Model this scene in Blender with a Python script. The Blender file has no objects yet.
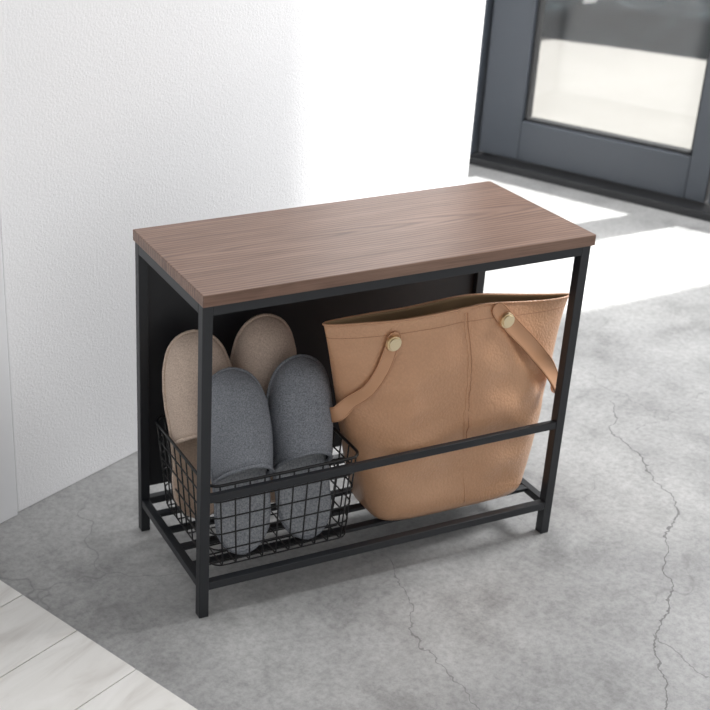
import bpy, bmesh, math, random
from mathutils import Matrix, Vector, Euler, noise
random.seed(4)
sc=bpy.context.scene
sc.view_settings.view_transform='Standard'
sc.view_settings.look='None'
ROOM=Matrix.Translation((0,-.4,0))@Matrix.Rotation(math.radians(-24.48),4,'Z')   # bench frame -> room frame

# ------------------------------------------------------------ node helpers
def newmat(name,col=(.8,.8,.8),rough=.5,metal=0,spec=.5):
    m=bpy.data.materials.new(name); m.use_nodes=True
    nt=m.node_tree; bs=nt.nodes['Principled BSDF']
    bs.inputs['Base Color'].default_value=(*col,1); bs.inputs['Roughness'].default_value=rough
    bs.inputs['Metallic'].default_value=metal; bs.inputs['Specular IOR Level'].default_value=spec
    return m,nt,bs
def N(nt,t,**k):
    n=nt.nodes.new(t)
    for kk,v in k.items():
        if kk.startswith('i_'):
            n.inputs[kk[2:].replace('_',' ')].default_value=v
        else: setattr(n,kk,v)
    return n
def L(nt,a,b): nt.links.new(a,b)
def coords(nt,scale=(1,1,1),rot=(0,0,0),loc=(0,0,0)):
    tc=N(nt,'ShaderNodeTexCoord'); mp=N(nt,'ShaderNodeMapping')
    mp.inputs['Scale'].default_value=scale; mp.inputs['Rotation'].default_value=rot; mp.inputs['Location'].default_value=loc
    L(nt,tc.outputs['Object'],mp.inputs['Vector']); return mp.outputs['Vector']
def noi(nt,vec,scale,detail=4,rough=.5,dist=0):
    n=N(nt,'ShaderNodeTexNoise'); n.inputs['Scale'].default_value=scale; n.inputs['Detail'].default_value=detail
    n.inputs['Roughness'].default_value=rough; n.inputs['Distortion'].default_value=dist
    L(nt,vec,n.inputs['Vector']); return n
def ramp(nt,fac,stops):
    r=N(nt,'ShaderNodeValToRGB'); e=r.color_ramp.elements
    while len(e)<len(stops): e.new(.5)
    for i,(p,c) in enumerate(stops):
        e[i].position=p; e[i].color=(*c,1) if len(c)==3 else c
    L(nt,fac,r.inputs['Fac']); return r.outputs['Color']
def mixc(nt,fac,A,B,mode='MIX'):
    m=N(nt,'ShaderNodeMix',data_type='RGBA',blend_type=mode)
    for s,i in ((fac,0),(A,6),(B,7)):
        if isinstance(s,(int,float)): m.inputs[i].default_value=s
        elif isinstance(s,tuple): m.inputs[i].default_value=(*s,1)
        else: L(nt,s,m.inputs[i])
    return m.outputs[2]
def math_(nt,op,A,B=None,clamp=False):
    m=N(nt,'ShaderNodeMath',operation=op,use_clamp=clamp)
    for s,i in ((A,0),(B,1)):
        if s is None: continue
        if isinstance(s,(int,float)): m.inputs[i].default_value=s
        else: L(nt,s,m.inputs[i])
    return m.outputs[0]
def bump(nt,bs,h,strength,dist=.001):
    bp=N(nt,'ShaderNodeBump'); bp.inputs['Strength'].default_value=strength; bp.inputs['Distance'].default_value=dist
    L(nt,h,bp.inputs['Height']); L(nt,bp.outputs['Normal'],bs.inputs['Normal'])
g=lambda v:tuple((x/255)**2.2 for x in v)

# ------------------------------------------------------------ materials
# concrete floor
m_conc,nt,bs=newmat('concrete',rough=.5)
vec=coords(nt)
n1=noi(nt,vec,1.8,5,.6,.4); n2=noi(nt,vec,7,8,.72,.3); n3=noi(nt,vec,95,5,.8)
c=ramp(nt,n1.outputs['Fac'],[(.32,(.27,.27,.272)),(.66,(.44,.44,.435))])
c2=ramp(nt,n2.outputs['Fac'],[(.32,(.62,.62,.62)),(.48,(1,1,1)),(.7,(1.24,1.24,1.24))])
c=mixc(nt,.8,c,c2,'MULTIPLY')
c3=ramp(nt,n3.outputs['Fac'],[(.34,(.7,.7,.7)),(.6,(1.1,1.1,1.1))])
c=mixc(nt,.8,c,c3,'MULTIPLY')
# hairline veins
wv=noi(nt,vec,4,3,.6); wm=mixc(nt,.25,vec,wv.outputs['Color'],'ADD')
vo=N(nt,'ShaderNodeTexVoronoi',feature='DISTANCE_TO_EDGE'); vo.inputs['Scale'].default_value=3.0; L(nt,wm,vo.inputs['Vector'])
line=ramp(nt,vo.outputs['Distance'],[(0.0,(1,1,1)),(.005,(0,0,0))])
msk=ramp(nt,noi(nt,vec,2.3,2).outputs['Fac'],[(.47,(0,0,0)),(.6,(1,1,1))])
hl=math_(nt,'MULTIPLY',line,msk); hl=math_(nt,'MULTIPLY',hl,.4)
c=mixc(nt,hl,c,(.1,.1,.1))
# long cracks
wn=noi(nt,vec,5,5,.62); sp=N(nt,'ShaderNodeSeparateXYZ'); L(nt,vec,sp.inputs[0])
off=math_(nt,'MULTIPLY',math_(nt,'SUBTRACT',wn.outputs['Fac'],.5),.15)
tot=None
for (x0,y0,x1,y1,w,al_) in [(1.02,-.50,.711,-.766,.0013,.65),(.711,-.766,.25,-.97,.0013,.65),(.43,-.88,.30,-1.3,.001,.45),(.30,-.50,.06,-.83,.0009,.45),(.75,-.16,.50,-.70,.0007,.2),(1.25,-.62,.95,-.60,.0008,.35)]:
    dx,dy=x1-x0,y1-y0; ln=math.hypot(dx,dy); dx/=ln; dy/=ln
    ax=math_(nt,'SUBTRACT',sp.outputs[0],x0); ay=math_(nt,'SUBTRACT',sp.outputs[1],y0)
    al=math_(nt,'ADD',math_(nt,'MULTIPLY',ax,dx),math_(nt,'MULTIPLY',ay,dy))
    pe=math_(nt,'ADD',math_(nt,'SUBTRACT',math_(nt,'MULTIPLY',ax,dy),math_(nt,'MULTIPLY',ay,dx)),off)
    on=math_(nt,'LESS_THAN',math_(nt,'ABSOLUTE',pe),w)
    on=math_(nt,'MULTIPLY',on,math_(nt,'GREATER_THAN',al,0)); on=math_(nt,'MULTIPLY',on,math_(nt,'LESS_THAN',al,ln))
    on=math_(nt,'MULTIPLY',on,al_)
    tot=on if tot is None else math_(nt,'MAXIMUM',tot,on)
c=mixc(nt,tot,c,(.06,.06,.06))
L(nt,c,bs.inputs['Base Color'])
rr=ramp(nt,n2.outputs['Fac'],[(.3,(.30,)*3),(.7,(.5,)*3)]); L(nt,rr,bs.inputs['Roughness'])
bump(nt,bs,math_(nt,'ADD',math_(nt,'MULTIPLY',n3.outputs['Fac'],.3),math_(nt,'MULTIPLY',n2.outputs['Fac'],.6)),.25,.002)

# textured wallpaper wall
m_wall,nt,bs=newmat('wallpaper_white',(.80,.80,.81),.75,spec=.2)
vec=coords(nt); nn=noi(nt,vec,230,3,.6); nb=noi(nt,vec,110,3,.6)
bump(nt,bs,math_(nt,'ADD',nn.outputs['Fac'],math_(nt,'MULTIPLY',nb.outputs['Fac'],.4)),.55,.0018)
m_trim,_,_=newmat('white_panel',(.76,.765,.78),.5)
m_groove,_,_=newmat('dark_groove',(.2,.2,.2),.8)

# walnut
m_wal,nt,bs=newmat('walnut',rough=.36,spec=.45)
wn=noi(nt,coords(nt,(2.2,24,24)),2.6,6,.62,.5)
wn2=noi(nt,coords(nt,(8,330,330)),1.5,4,.65)
wn3=noi(nt,coords(nt,(1.4,6,6)),2.2,3,.5,1.0)
rings=N(nt,'ShaderNodeTexWave',wave_type='RINGS',rings_direction='Z'); rings.inputs['Scale'].default_value=5.5
rings.inputs['Distortion'].default_value=4.5; rings.inputs['Detail'].default_value=4; rings.inputs['Detail Scale'].default_value=1.3; rings.inputs['Detail Roughness'].default_value=.6
L(nt,coords(nt,(.55,8.5,3),loc=(-.10,-1.15,0)),rings.inputs['Vector'])
c=ramp(nt,wn.outputs['Fac'],[(.25,g((104,78,65))),(.5,g((128,100,86))),(.75,g((148,120,105)))])
c=mixc(nt,.46,c,ramp(nt,rings.outputs['Fac'],[(0,g((84,60,49))),(.3,g((128,100,86))),(1,g((148,120,104)))]))
c=mixc(nt,.6,c,ramp(nt,wn2.outputs['Fac'],[(.32,(.58,.56,.55)),(.55,(1.05,1.05,1.05))]),'MULTIPLY')
c=mixc(nt,.5,c,ramp(nt,wn3.outputs['Fac'],[(.3,(.78,.77,.76)),(.7,(1.15,1.15,1.15))]),'MULTIPLY')
L(nt,c,bs.inputs['Base Color']); bump(nt,bs,wn2.outputs['Fac'],.15,.0006)

m_blk,nt,bs=newmat('black_powdercoat',(.017,.019,.023),.40)
bump(nt,bs,noi(nt,coords(nt),900,2).outputs['Fac'],.1,.0003)
m_wire,_,_=newmat('black_wire',(.010,.010,.011),.35)
m_panel,_,_=newmat('black_panel',(.020,.021,.025),.5)

# leather
m_lea,nt,bs=newmat('tan_leather',rough=.33,spec=.55)
vec=coords(nt)
vv=mixc(nt,.005,vec,noi(nt,vec,110,2).outputs['Color'],'ADD')
vo=N(nt,'ShaderNodeTexVoronoi',feature='SMOOTH_F1'); vo.inputs['Scale'].default_value=260; vo.inputs['Smoothness'].default_value=.3; L(nt,vv,vo.inputs['Vector'])
c=ramp(nt,noi(nt,vec,6,2).outputs['Fac'],[(.3,g((205,155,119))),(.7,g((214,166,130)))])
c=mixc(nt,.18,c,ramp(nt,vo.outputs['Distance'],[(.2,(1.04,)*3),(.6,(.75,)*3)]),'MULTIPLY')
L(nt,c,bs.inputs['Base Color']); 
bump(nt,bs,math_(nt,'SUBTRACT',1,vo.outputs['Distance']),.32,.0022)
m_strap,_,_=newmat('strap_leather',g((204,154,118)),.34)
m_sue,nt,bs=newmat('suede_lining',g((172,144,112)),.9,spec=.1)
m_gold,_,_=newmat('brass',g((245,226,188)),.3,1)
m_stitch,_,_=newmat('leather_edge',g((166,116,82)),.6)

def fabric(name,c1,c2,sc_=500,st=.35):
    m,nt,bs=newmat(name,rough=.95,spec=.1)
    v=coords(nt); n=noi(nt,v,sc_,4,.75); n2=noi(nt,v,40,3)
    c=ramp(nt,n.outputs['Fac'],[(.35,c1),(.65,c2)])
    c=mixc(nt,.25,c,ramp(nt,n2.outputs['Fac'],[(.3,(.85,)*3),(.7,(1.1,)*3)]),'MULTIPLY')
    L(nt,c,bs.inputs['Base Color']); bump(nt,bs,n.outputs['Fac'],st,.0008); return m
m_den=fabric('grey_chambray',g((102,106,113)),g((158,161,167)),520)
m_dend=fabric('grey_knit_insole',g((124,127,132)),g((176,179,183)),380)
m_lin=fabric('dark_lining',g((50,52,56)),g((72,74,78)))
m_bei=fabric('beige_linen',g((184,162,146)),g((224,205,190)),500)
m_beii=fabric('beige_insole',g((188,162,142)),g((214,190,170)),400)
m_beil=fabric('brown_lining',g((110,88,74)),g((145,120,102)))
m_sole,_,_=newmat('felt_sole',g((190,162,140)),.9)
m_soleg,_,_=newmat('grey_sole',g((78,81,87)),.9)

m_door,nt,bs=newmat('dark_aluminium',g((66,71,78)),.34,.0)
m_doord,_,_=newmat('door_gasket',(.015,.016,.018),.5)
m_glass=bpy.data.materials.new('clear_glass'); m_glass.use_nodes=True; nt=m_glass.node_tree; nt.nodes.clear()
o=N(nt,'ShaderNodeOutputMaterial'); tr=N(nt,'ShaderNodeBsdfTransparent'); gl=N(nt,'ShaderNodeBsdfGlossy'); gl.inputs['Roughness'].default_value=.02
tr.inputs['Color'].default_value=(.96,.965,.965,1)
mx=N(nt,'ShaderNodeMixShader'); mx.inputs[0].default_value=.04; L(nt,tr.outputs[0],mx.inputs[1]); L(nt,gl.outputs[0],mx.inputs[2]); L(nt,mx.outputs[0],o.inputs[0])

m_step,nt,bs=newmat('white_tile',rough=.35)
vs=coords(nt,(2.5,8,2)); c=ramp(nt,noi(nt,vs,2,5,.6,1.2).outputs['Fac'],[(.3,g((205,201,196))),(.5,g((224,222,218))),(.7,g((232,230,227)))])
L(nt,c,bs.inputs['Base Color'])
m_out,nt,bs=newmat('pale_pavement',rough=.9)
L(nt,ramp(nt,noi(nt,coords(nt),1.2,5).outputs['Fac'],[(.3,(.21,.202,.188)),(.7,(.26,.252,.235))]),bs.inputs['Base Color'])
m_hedge,nt,bs=newmat('dark_foliage',rough=1,spec=.05)
L(nt,ramp(nt,noi(nt,coords(nt),7,4,.6).outputs['Fac'],[(.35,(.002,.004,.005)),(.6,(.010,.015,.018)),(.75,(.035,.05,.055))]),bs.inputs['Base Color'])

# ------------------------------------------------------------ mesh helpers
def finish(bm,name,mats,mat=Matrix(),smooth=False,parent=None):
    me=bpy.data.meshes.new(name); bm.normal_update(); bm.to_mesh(me); bm.free()
    for m in mats: me.materials.append(m)
    if smooth:
        for p in me.polygons: p.use_smooth=True
    ob=bpy.data.objects.new(name,me); sc.collection.objects.link(ob)
    if parent: ob.parent=parent; ob.matrix_parent_inverse=Matrix()
    else: ob.matrix_world=mat
    return ob
def box(bm,lo,hi,mi=0,bev=0):
    r=bmesh.ops.create_cube(bm,size=1); vs=r['verts']
    for v in vs:
        v.co=Vector([(lo[i]+hi[i])/2+v.co[i]*(hi[i]-lo[i]) for i in range(3)])
    fs=set(f for v in vs for f in v.link_faces)
    for f in fs: f.material_index=mi
    if bev:
        es=set(e for v in vs for e in v.link_edges)
        r=bmesh.ops.bevel(bm,geom=list(es),offset=bev,segments=2,profile=.5,affect='EDGES')
        for f in r['faces']: f.material_index=mi
def tube(bm,pts,r,mi=0,seg=6,closed=False):
    pts=[Vector(p) for p in pts]; n=len(pts); rings=[]
    for i,p in enumerate(pts):
        if closed: t=(pts[(i+1)%n]-pts[i-1])
        else: t=pts[min(i+1,n-1)]-pts[max(i-1,0)]
        t.normalize(); up=Vector((0,0,1)) if abs(t.z)<.9 else Vector((1,0,0))
        s=t.cross(up).normalized(); u=s.cross(t)
        rings.append([bm.verts.new(p+r*(math.cos(2*math.pi*k/seg)*s+math.sin(2*math.pi*k/seg)*u)) for k in range(seg)])
    for i in range(n if closed else n-1):
        A=rings[i];B=rings[(i+1)%n]
        for k in range(seg):
            fc=bm.faces.new((A[k],A[(k+1)%seg],B[(k+1)%seg],B[k])); fc.material_index=mi; fc.smooth=True
    if not closed:
        for R_ in (rings[0][::-1],rings[-1]):
            fc=bm.faces.new(R_); fc.material_index=mi
def empty(name,M):
    e=bpy.data.objects.new(name,None); sc.collection.objects.link(e); e.matrix_world=M; e.empty_display_size=.05; return e

# ------------------------------------------------------------ room shell
DX=2.18
bm=bmesh.new(); box(bm,(-2.5,-3.5,-.1),(DX+.06,.9,0)); finish(bm,'floor',[m_conc])
bm=bmesh.new(); box(bm,(0.0,0,0),(1.29,.75,2.9),0,.002); finish(bm,'wall_left',[m_wall])
bm=bmesh.new(); box(bm,(-2.5,-.005,0),(-.004,.75,2.9),0,.0015); box(bm,(-.006,.004,0),(.002,.7,2.88),1); finish(bm,'wall_left_panel',[m_trim,m_groove])
bm=bmesh.new(); box(bm,(1.29,.75,0),(DX+.1,.9,2.9)); finish(bm,'wall_alcove',[m_wall])
bm=bmesh.new()
ZT=4.2  # extra unseen height added to stop sun coming over this wall
box(bm,(DX,.56,0),(DX+.1,.75,ZT)); box(bm,(DX,-3.5,0),(DX+.1,-.72,ZT)); box(bm,(DX,-.72,2.7),(DX+.1,.56,ZT))
finish(bm,'wall_right',[m_wall])
# entry step (white tiles)
bm=bmesh.new(); h=.03
x1=-.160; box(bm,(-2.4,-3.4,0),(x1-.004,-.012,h-.003),1)
ys=[-.012]
y=-.09
while y>-3.3: ys.append(y); y-=.115
for i in range(len(ys)-1): box(bm,(-2.4,ys[i+1]+.0008,h-.004),(x1,ys[i]-.0008,h),0,.0006)
finish(bm,'entry_step',[m_step,m_groove])
# glazed door: two leaves
d=empty('door_1',Matrix())
bm=bmesh.new()
box(bm,(DX-.03,.50,0),(DX+.09,.56,2.7),0,.003)      # jamb
box(bm,(DX-.03,-.72,0),(DX+.09,-.68,2.7),0,.003)
box(bm,(DX-.03,-.72,2.64),(DX+.09,.56,2.7),0,.003)
box(bm,(DX-.055,-.70,0),(DX+.09,.54,.022),1,.003)   # threshold
finish(bm,'door_frame',[m_door,m_doord],parent=d)
def leaf(y0,y1,gy0,gy1,nm):
    bm=bmesh.new(); zb,zt=.145,2.56; X0,X1=DX-.01,DX+.04
    box(bm,(X0,y0,.03),(X1,gy0,2.63),0,.003); box(bm,(X0,gy1,.03),(X1,y1,2.63),0,.003)
    box(bm,(X0,gy0,.03),(X1,gy1,zb),0,.003); box(bm,(X0,gy0,zt),(X1,gy1,2.63),0,.003)
    for a_ in ((gy0,gy0+.008),(gy1-.008,gy1)): box(bm,(X0+.012,a_[0],zb),(X1-.01,a_[1],zt),1)
    box(bm,(X0+.012,gy0,zb),(X1-.01,gy1,zb+.008),1)
    finish(bm,nm+'_leaf',[m_door,m_doord],parent=d)
    bm=bmesh.new(); box(bm,(DX+.012,gy0,zb),(DX+.018,gy1,zt)); finish(bm,nm+'_glass',[m_glass],parent=d)
leaf(-.19,.49,-.135,.36,'main'); leaf(-.675,-.20,-.62,-.235,'side')
# outside
bm=bmesh.new(); box(bm,(DX+.06,-12,-.1),(22,14,-.01)); finish(bm,'ground_outside',[m_out])
# low dark planting bed beyond the pavement
bm=bmesh.new()
r=bmesh.ops.create_grid(bm,x_segments=60,y_segments=110,size=1)
for v in bm.verts:
    X=4.80+v.co.x*.85; Y=2.0+v.co.y*3.5
    ed=min(1,(1-abs(v.co.x))*6,(1-abs(v.co.y))*12)
    X+=.12*noise.noise(Vector((Y*1.2,3,0)))
    Z=-.02+ed*(.12+.07*noise.noise(Vector((X*3,Y*3,0)))+.06*noise.noise(Vector((X*9,Y*9,3))))
    v.co=Vector((X,Y,Z))
finish(bm,'ground_cover_plants',[m_hedge],smooth=True)
bm=bmesh.new(); box(bm,(4.08,1.12,-.01),(4.13,1.17,.9),0,.006); box(bm,(4.05,1.09,-.01),(4.16,1.20,.03),0,.006); finish(bm,'garden_post',[m_trim])

# ------------------------------------------------------------ bench
B=empty('storage_bench',ROOM)
W,D,H,t,s=.6,.26,.5,.0165,.0145
bm=bmesh.new(); box(bm,(0,0,H-t),(W,D,H),0,.0012); finish(bm,'walnut_top',[m_wal],parent=B)
bm=bmesh.new(); e=.001; r_=.0035; fy=.004; by=.006; zt=H-t
for x0 in (e,W-r_-s):
    for y0 in (fy,D-by-s): box(bm,(x0,y0,0),(x0+s,y0+s,zt),0,.0008)
xa,xb=e+s,W-r_-s; ya,yb=fy+s,D-by-s
box(bm,(xa,fy,zt-s),(xb,fy+s,zt),0,.0008); box(bm,(xa,D-by-s,zt-s),(xb,D-by,zt),0,.0008)
box(bm,(e,ya,zt-s),(e+s,yb,zt),0,.0008); box(bm,(xb,ya,zt-s),(xb+s,yb,zt),0,.0008)
box(bm,(xa,fy+.001,.188),(xb,fy+.009,.2005),0,.0008)     # guard rail
zs=.058
box(bm,(xa,fy,zs-.0125),(xb,fy+.012,zs),0,.0008); box(bm,(xa,D-by-.012,zs-.0125),(xb,D-by,zs),0,.0008)
box(bm,(e+.001,ya,zs-.0125),(e+.013,yb,zs),0,.0008); box(bm,(xb+.001,ya,zs-.0125),(xb+.013,yb,zs),0,.0008)
for k in range(1,5):
    yy=fy+.006+(D-fy-by-.012)*k/5
    box(bm,(e+.012,yy-.006,zs-.007),(xb+.004,yy+.006,zs-.001),0,.0006)
finish(bm,'metal_frame',[m_blk],parent=B)
bm=bmesh.new(); box(bm,(e+.006,D-by-.004,.075),(W-r_-.006,D-by-.0015,zt-.002)); finish(bm,'back_panel',[m_panel],parent=B)

# ------------------------------------------------------------ wire basket
bm=bmesh.new()
zb0,zt0=.0605,.203
def rect(z,k):
    x0=.032-.012*k; x1=.252+.006*k; y0=.030-.010*k; y1=.222+.012*k
    return x0,x1,y0,y1
def loop(z,k,rad=.018):
    x0,x1,y0,y1=rect(z,k); pts=[]
    for (cx_,cy_,a0) in ((x1-rad,y1-rad,0),(x0+rad,y1-rad,90),(x0+rad,y0+rad,180),(x1-rad,y0+rad,270)):
        for q in range(5):
            an=math.radians(a0+q*22.5); pts.append((cx_+rad*math.cos(an),cy_+rad*math.sin(an),z))
    return pts
nl=6
for i in range(nl):
    k=i/(nl-1); z=zb0+.002+(zt0-zb0-.002)*k
    tube(bm,loop(z,k),.0023 if i==nl-1 else .0012,seg=8,closed=True)
x0,x1,y0,y1=rect(0,0); X0,X1,Y0,Y1=rect(0,1)
nx=9; ny=8
for i in range(nx+1):
    q=.07+.86*i/nx; xb_=x0+(x1-x0)*q; xt_=X0+(X1-X0)*q
    tube(bm,[(xt_,Y0,zt0),(xb_,y0,zb0+.003),(xb_,y0+.003,zb0+.001),(xb_,y1-.003,zb0+.001),(xb_,y1,zb0+.003),(xt_,Y1,zt0)],.0012)
for i in range(ny+1):
    q=.07+.86*i/ny; yb_=y0+(y1-y0)*q; yt_=Y0+(Y1-Y0)*q
    tube(bm,[(X0,yt_,zt0),(x0,yb_,zb0+.003),(x0+.003,yb_,zb0),(x1-.003,yb_,zb0),(x1,yb_,zb0+.003),(X1,yt_,zt0)],.0012)
finish(bm,'wire_basket',[m_wire],ROOM)

# ------------------------------------------------------------ slippers
def lerp_tab(tab,x):
    for (a0,v0),(a1,v1) in zip(tab,tab[1:]):
        if x<=a1:
            q=(x-a0)/(a1-a0); return v0+(v1-v0)*q
    return tab[-1][1]
OUT=[(0,0),(.006,.2),(.015,.34),(.03,.49),(.05,.62),(.08,.74),(.12,.85),(.2,.96),(.3,1.0),(.4,.98),(.5,.90),(.6,.84),(.7,.81),(.8,.81),(.88,.75),(.94,.58),(.975,.38),(.992,.2),(1,0)]
HGT=[(0,.3),(.03,.46),(.08,.6),(.16,.74),(.28,.88),(.4,1.0),(.6,1.15)]
def slipper(pos,lean,yaw,mats,Ln=.262,w=.047,hh=.057,name='slipper',side=1):
    bm=bmesh.new()
    T=[0,.003,.006,.01,.015,.022,.03,.04,.055,.08,.11,.15,.2,.25,.3,.35,.4,.45,.5,.55,.6,.65,.7,.75,.8,.84,.88,.91,.94,.96,.975,.986,.994,1]
    ns=12; th=.014
    def P(t_,u,z,sh=1):
        wd=lerp_tab(OUT,t_)*w*sh; asym=side*.006*math.sin(t_*math.pi)
        bend=.010*(t_-.45)**2
        return Vector((u*wd+asym,Ln*(1-t_),z+bend))
    grids=[]
    for (z,sh,mi) in ((0,.96,2),(th,1,1)):
        G=[[bm.verts.new(P(t_,-1+2*j/ns,z-(0.004*(1-(2*j/ns-1)**2) if mi==1 else 0),sh)) for j in range(ns+1)] for t_ in T]
        for i in range(len(T)-1):
            for j in range(ns):
                q=(G[i][j],G[i][j+1],G[i+1][j+1],G[i+1][j])
                fc=bm.faces.new(q if mi==2 else q[::-1]); fc.material_index=mi
        grids.append(G)
    A,Bq=grids
    for i in range(len(T)-1):
        for j,fl in ((0,0),(ns,1)):
            q=(A[i][j],A[i+1][j],Bq[i+1][j],Bq[i][j])
            fc=bm.faces.new(q if fl==0 else q[::-1]); fc.material_index=2
    bmesh.ops.remove_doubles(bm,verts=bm.verts,dist=.0002)
    rim=[P(t_,-1,th*.75,1.01) for t_ in T]+[P(t_,1,th*.75,1.01) for t_ in T[-2:0:-1]]
    tube(bm,rim,.0030,0,6,closed=True)
    TU=[0,.006,.015,.03,.05,.08,.11,.15,.2,.25,.3,.35,.4,.45,.48]
    nu=20; outer=[];inner=[]
    for ti,tt in enumerate(TU):
        ro=[];ri=[]
        for j in range(nu+1):
            u=-1+2*j/nu; an=u*math.pi/2
            t_=tt*(1+.26*(abs(u)**1.7)*min(1,(tt/.5))**2)
            hz=lerp_tab(HGT,tt)*hh
            su=math.sin(an); cz=max(0,math.cos(an))**.8
            p=P(t_,su*1.0,th*.6+hz*cz*min(1,(lerp_tab(OUT,t_)+.25)))
            ro.append(bm.verts.new(p))
            p2=P(max(t_,.012),su*.93,th*.6+(hz*min(1,(lerp_tab(OUT,t_)+.25))-.004)*cz); ri.append(bm.verts.new(p2))
        outer.append(ro); inner.append(ri)
    for i in range(len(TU)-1):
        for j in range(nu):
            fc=bm.faces.new((outer[i][j],outer[i+1][j],outer[i+1][j+1],outer[i][j+1])); fc.material_index=0
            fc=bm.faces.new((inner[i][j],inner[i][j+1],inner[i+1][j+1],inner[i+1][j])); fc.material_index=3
    for j in range(nu):
        fc=bm.faces.new((outer[-1][j],inner[-1][j],inner[-1][j+1],outer[-1][j+1])); fc.material_index=0
    tube(bm,[ (outer[-1][j].co+inner[-1][j].co)/2 for j in range(nu+1)],.0033,0,6)
    for f_ in bm.faces: f_.smooth=True
    bmesh.ops.recalc_face_normals(bm,faces=bm.faces)
    ca,sa=math.cos(lean),math.sin(lean)
    M=Matrix(((1,0,0,0),(0,sa,-ca,0),(0,ca,sa,0),(0,0,0,1)))
    Mr=Matrix.Rotation(yaw[0],4,'Z')@Matrix.Rotation(yaw[1],4,'Y')
    return finish(bm,name,mats,ROOM@Matrix.Translation(pos)@Mr@M)
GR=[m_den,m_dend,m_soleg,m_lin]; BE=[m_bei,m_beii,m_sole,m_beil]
dg=math.radians
slipper((.086,.053,.064),dg(17),(dg(-5),dg(0)),GR,w=.049,Ln=.270,side=1)
slipper((.190,.053,.064),dg(18),(dg(-6),dg(1.5)),GR,w=.049,Ln=.270,side=-1)
slipper((.064,.158,.068),dg(10),(dg(-14),dg(-1)),BE,Ln=.290,w=.050,side=1)
slipper((.186,.158,.068),dg(10),(dg(-8),dg(-2)),BE,Ln=.296,w=.050,side=-1)

# ------------------------------------------------------------ tote bag
T_=empty('tote_bag',ROOM)
def sm(x): x=max(0,min(1,x)); return x*x*(3-2*x)
def bag_pt(u,an,ins=0):
    k=u; a_=.131+(.203-.131)*(k**.78)-ins; b_=.058+(.021-.058)*k**1.1-ins
    n=4.5-2.6*k
    cc,ss=math.cos(an),math.sin(an)
    x=a_*math.copysign(abs(cc)**(2/n),cc); y=b_*math.copysign(abs(ss)**(2/n),ss)
    cx_=.442+(.414-.442)*k; cy_=.093+(.064-.093)*k
    rb=.012*(1-min(1,k/.04))**2
    x*=1-rb*.9; y*=1-rb*4
    P=Vector((cx_+x,cy_+y,.0605+.334*k))
    sg=1 if ss<0 else -1
    mid=1-abs(cc)**3
    w_=noise.noise(Vector((x*7+3,k*3.5,sg*1.5)))*.018+noise.noise(Vector((x*15,k*7,sg*2)))*.009
    amp=math.sin(min(1,k*1.02)*math.pi)**.6 if k<.95 else .35
    P.y+=w_*amp*mid*sg
    P.y-=.014*math.sin(k*math.pi)**.8*sg*mid
    for (xs,dirx) in ((-.105,-1),(.08,1)):
        dd=(x-xs)-dirx*(.9-k)*.20
        P.y+=sg*.010*math.exp(-(dd/.013)**2)*sm((.93-k)/.12)*sm((k-.30)/.25)*mid
    P.y+=sg*.005*math.exp(-(x/.018)**2)*sm(k/.2)*sm((1-k)/.1)
    P.z+=k**6*(.0045*math.cos(x*17)-.007*x/.196)
    P.y+=k**10*.006*math.sin(x*24)
    P.z-=k**8*.002*max(0,ss)
    return P
NA=128; NK=56
bm=bmesh.new()
def shell(ins,mi,flip):
    G=[[bm.verts.new(bag_pt(i/NK,2*math.pi*j/NA,ins)) for j in range(NA)] for i in range(NK+1)]
    for i in range(NK):
        for j in range(NA):
            q=(G[i][j],G[i][(j+1)%NA],G[i+1][(j+1)%NA],G[i+1][j])
            fc=bm.faces.new(q[::-1] if flip else q); fc.material_index=mi; fc.smooth=True
    fc=bm.faces.new(G[0] if flip else G[0][::-1]); fc.material_index=mi
    return G
Go=shell(0,0,False); Gi=shell(.0028,1,True)
for j in range(NA):
    fc=bm.faces.new((Go[-1][j],Go[-1][(j+1)%NA],Gi[-1][(j+1)%NA],Gi[-1][j])); fc.material_index=0
finish(bm,'bag_body',[m_lea,m_sue],parent=T_)
bm=bmesh.new()
def front(x,u):
    best=None
    for q in range(721):
        an=math.pi+math.pi*q/720
        p=bag_pt(u,an)
        if best is None or abs(p.x-x)<abs(best.x-x): best=p
    return best
def seam(u0,u1,xc,r,mi):
    pts=[]
    for i in range(41):
        u=u0+(u1-u0)*i/40; p=front(xc(u),u); pts.append(p+Vector((0,.0003,0)))
    tube(bm,pts,r,mi,6)
seam(.03,.995,lambda u:.448-.026*u,.0014,0)
seam(.03,.995,lambda u:.4528-.026*u,.0008,1)
tube(bm,[bag_pt(.94,2*math.pi*j/NA,-.0001) for j in range(NA)],.0004,1,5,closed=True)
tube(bm,[bag_pt(.998,2*math.pi*j/NA,-.0004) for j in range(NA)],.0016,0,6,closed=True)
p=front(.422,.99); box(bm,(p.x-.011,p.y-.0018,p.z-.004),(p.x+.011,p.y+.001,p.z+.005),0,.001)
finish(bm,'seams',[m_lea,m_stitch],parent=T_)
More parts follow.
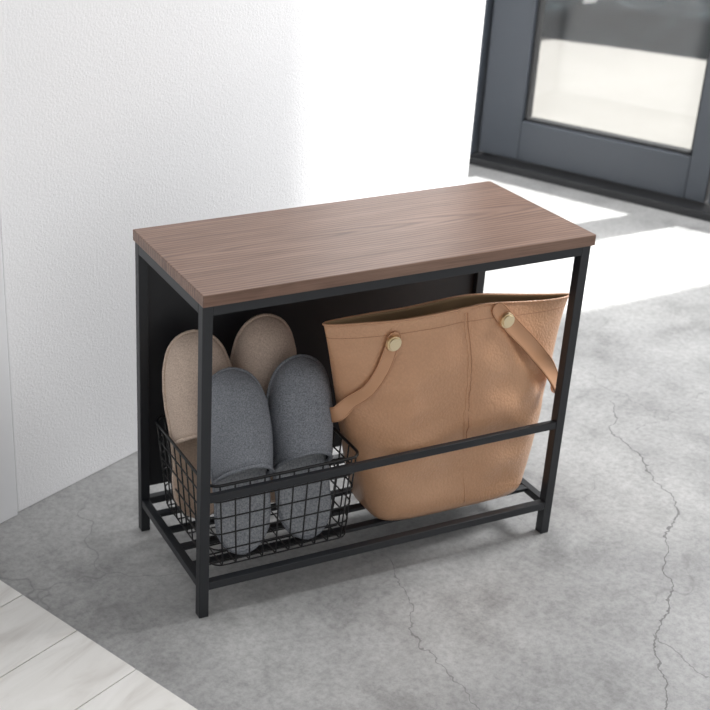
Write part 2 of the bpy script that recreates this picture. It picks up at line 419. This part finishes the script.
def ribbon(pts,wd,th,name,upd):
    bm=bmesh.new(); pts=[Vector(p) for p in pts]; n=len(pts)
    def cr(i,f_):
        p0,p1,p2,p3=pts[max(i-1,0)],pts[i],pts[min(i+1,n-1)],pts[min(i+2,n-1)]
        return .5*((2*p1)+(p2-p0)*f_+(2*p0-5*p1+4*p2-p3)*f_*f_+(3*p1-p0-3*p2+p3)*f_**3)
    dense=[];nd=[]
    for i in range(n-1):
        for q in range(8):
            dense.append(cr(i,q/8)); nd.append(Vector(upd[i]).lerp(Vector(upd[i+1]),q/8).normalized())
    dense.append(pts[-1]); nd.append(Vector(upd[-1]).normalized())
    rings=[]; m=len(dense)
    for i,p in enumerate(dense):
        tg=(dense[min(i+1,m-1)]-dense[max(i-1,0)]).normalized(); nn=nd[i]; nn=(nn-tg*nn.dot(tg)).normalized()
        sd=tg.cross(nn); k=1
        if i<4: k=math.sqrt(max(.05,1-((4-i)/4)**2))
        if m-1-i<4: k=math.sqrt(max(.05,1-((4-(m-1-i))/4)**2))
        # flat strap with a raised stitched edge
        prof=[(-1,-.2),(-.97,.8),(-.86,1),(-.80,.75),(0,.9),(.80,.75),(.86,1),(.97,.8),(1,-.2),(.9,-.9),(-.9,-.9)]
        rings.append([bm.verts.new(p+sd*(a_*wd/2*k)+nn*(b_*th/2)) for a_,b_ in prof])
    K=11
    for i in range(m-1):
        for j in range(K):
            fc=bm.faces.new((rings[i][j],rings[i+1][j],rings[i+1][(j+1)%K],rings[i][(j+1)%K]))
            if j in (0,2,5,7): fc.material_index=1
            if j in (3,4): fc.smooth=True
    bm.faces.new(rings[0]); bm.faces.new(rings[-1][::-1])
    bmesh.ops.recalc_face_normals(bm,faces=bm.faces)
    return finish(bm,name,[m_strap,m_stitch],parent=T_)
def fp(x,u,o=.003):
    p=front(x,u); return (p.x,p.y-o,p.z)
F=(0,-1,.1)
ribbon([fp(.309,.955),fp(.303,.88,.004),fp(.288,.79,.005),fp(.269,.71,.005),fp(.249,.645,.005),(.233,.056,.258),(.226,.080,.252),(.226,.11,.27)],.023,.004,'handle_left',
       [F,F,F,F,(-.3,-1,0),(-.8,-.6,0),(-1,0,0),(-.6,.8,0)])
ribbon([fp(.476,.995),fp(.500,.91,.004),fp(.530,.82,.005),fp(.556,.735,.005),fp(.577,.66,.005),(.594,.032,.250),(.600,.050,.240)],.026,.004,'handle_right',
       [F,F,F,F,(.3,-1,0),(.7,-.8,0),(1,-.2,0)])
for nm,x,u_ in (('button_left',.305,.91),('button_right',.493,.93)):
    bm=bmesh.new(); p=front(x,u_)
    for r0,y0,y1 in ((.0120,-.009,-.005),(.0095,-.011,-.009)):
        r=bmesh.ops.create_cone(bm,cap_ends=True,segments=32,radius1=r0,radius2=r0*.93,depth=y1-y0,
            matrix=Matrix.Translation((p.x,p.y+(y0+y1)/2,p.z))@Matrix.Rotation(math.radians(90),4,'X'))
    finish(bm,nm,[m_gold],parent=T_)

# ------------------------------------------------------------ light
w=bpy.data.worlds.new('World'); sc.world=w; w.use_nodes=True; nt=w.node_tree
bg=nt.nodes['Background']; bg.inputs['Strength'].default_value=.86
tc=N(nt,'ShaderNodeTexCoord'); sx=N(nt,'ShaderNodeSeparateXYZ'); L(nt,tc.outputs['Generated'],sx.inputs[0])
v=math_(nt,'ADD',math_(nt,'MULTIPLY',sx.outputs[0],.5),.5)
L(nt,ramp(nt,v,[(0,(.42,.425,.435)),(1,(1.05,1.04,1.03))]),bg.inputs['Color'])
S=bpy.data.lights.new('Sun','SUN'); S.energy=12; S.angle=math.radians(2.0); S.color=(1,.985,.96)
so=bpy.data.objects.new('sun_light',S); sc.collection.objects.link(so)
el=math.radians(45); hd=Vector((-1,.42,0)).normalized()*math.cos(el); dv=Vector((hd.x,hd.y,-math.sin(el)))
so.rotation_euler=dv.to_track_quat('-Z','Y').to_euler(); so.location=(4,-2,3)
A_=bpy.data.lights.new('Window','AREA'); A_.energy=64; A_.shape='RECTANGLE'; A_.size=.6; A_.size_y=.7  # added soft lamp standing in for a window; the wall has no opening
ao=bpy.data.objects.new('added_softlight',A_); sc.collection.objects.link(ao); ao.location=(2.08,-1.2,1.5)
ao.rotation_euler=(Vector((.3,-.5,.2))-ao.location).to_track_quat('-Z','Y').to_euler()

# ------------------------------------------------------------ camera
cam=bpy.data.cameras.new('Camera'); co=bpy.data.objects.new('Camera',cam); sc.collection.objects.link(co)
cam.sensor_width=36; cam.lens=1269/710*36; cam.shift_x=(355-171.5)/710; cam.shift_y=(335.6-355)/710; cam.clip_start=.01
co.matrix_world=ROOM@(Matrix.Translation((-.571,-1.341,1.128))@Euler((1.133,0,-.3752)).to_matrix().to_4x4())
cam.dof.use_dof=True; cam.dof.focus_distance=1.70; cam.dof.aperture_fstop=8
sc.camera=co
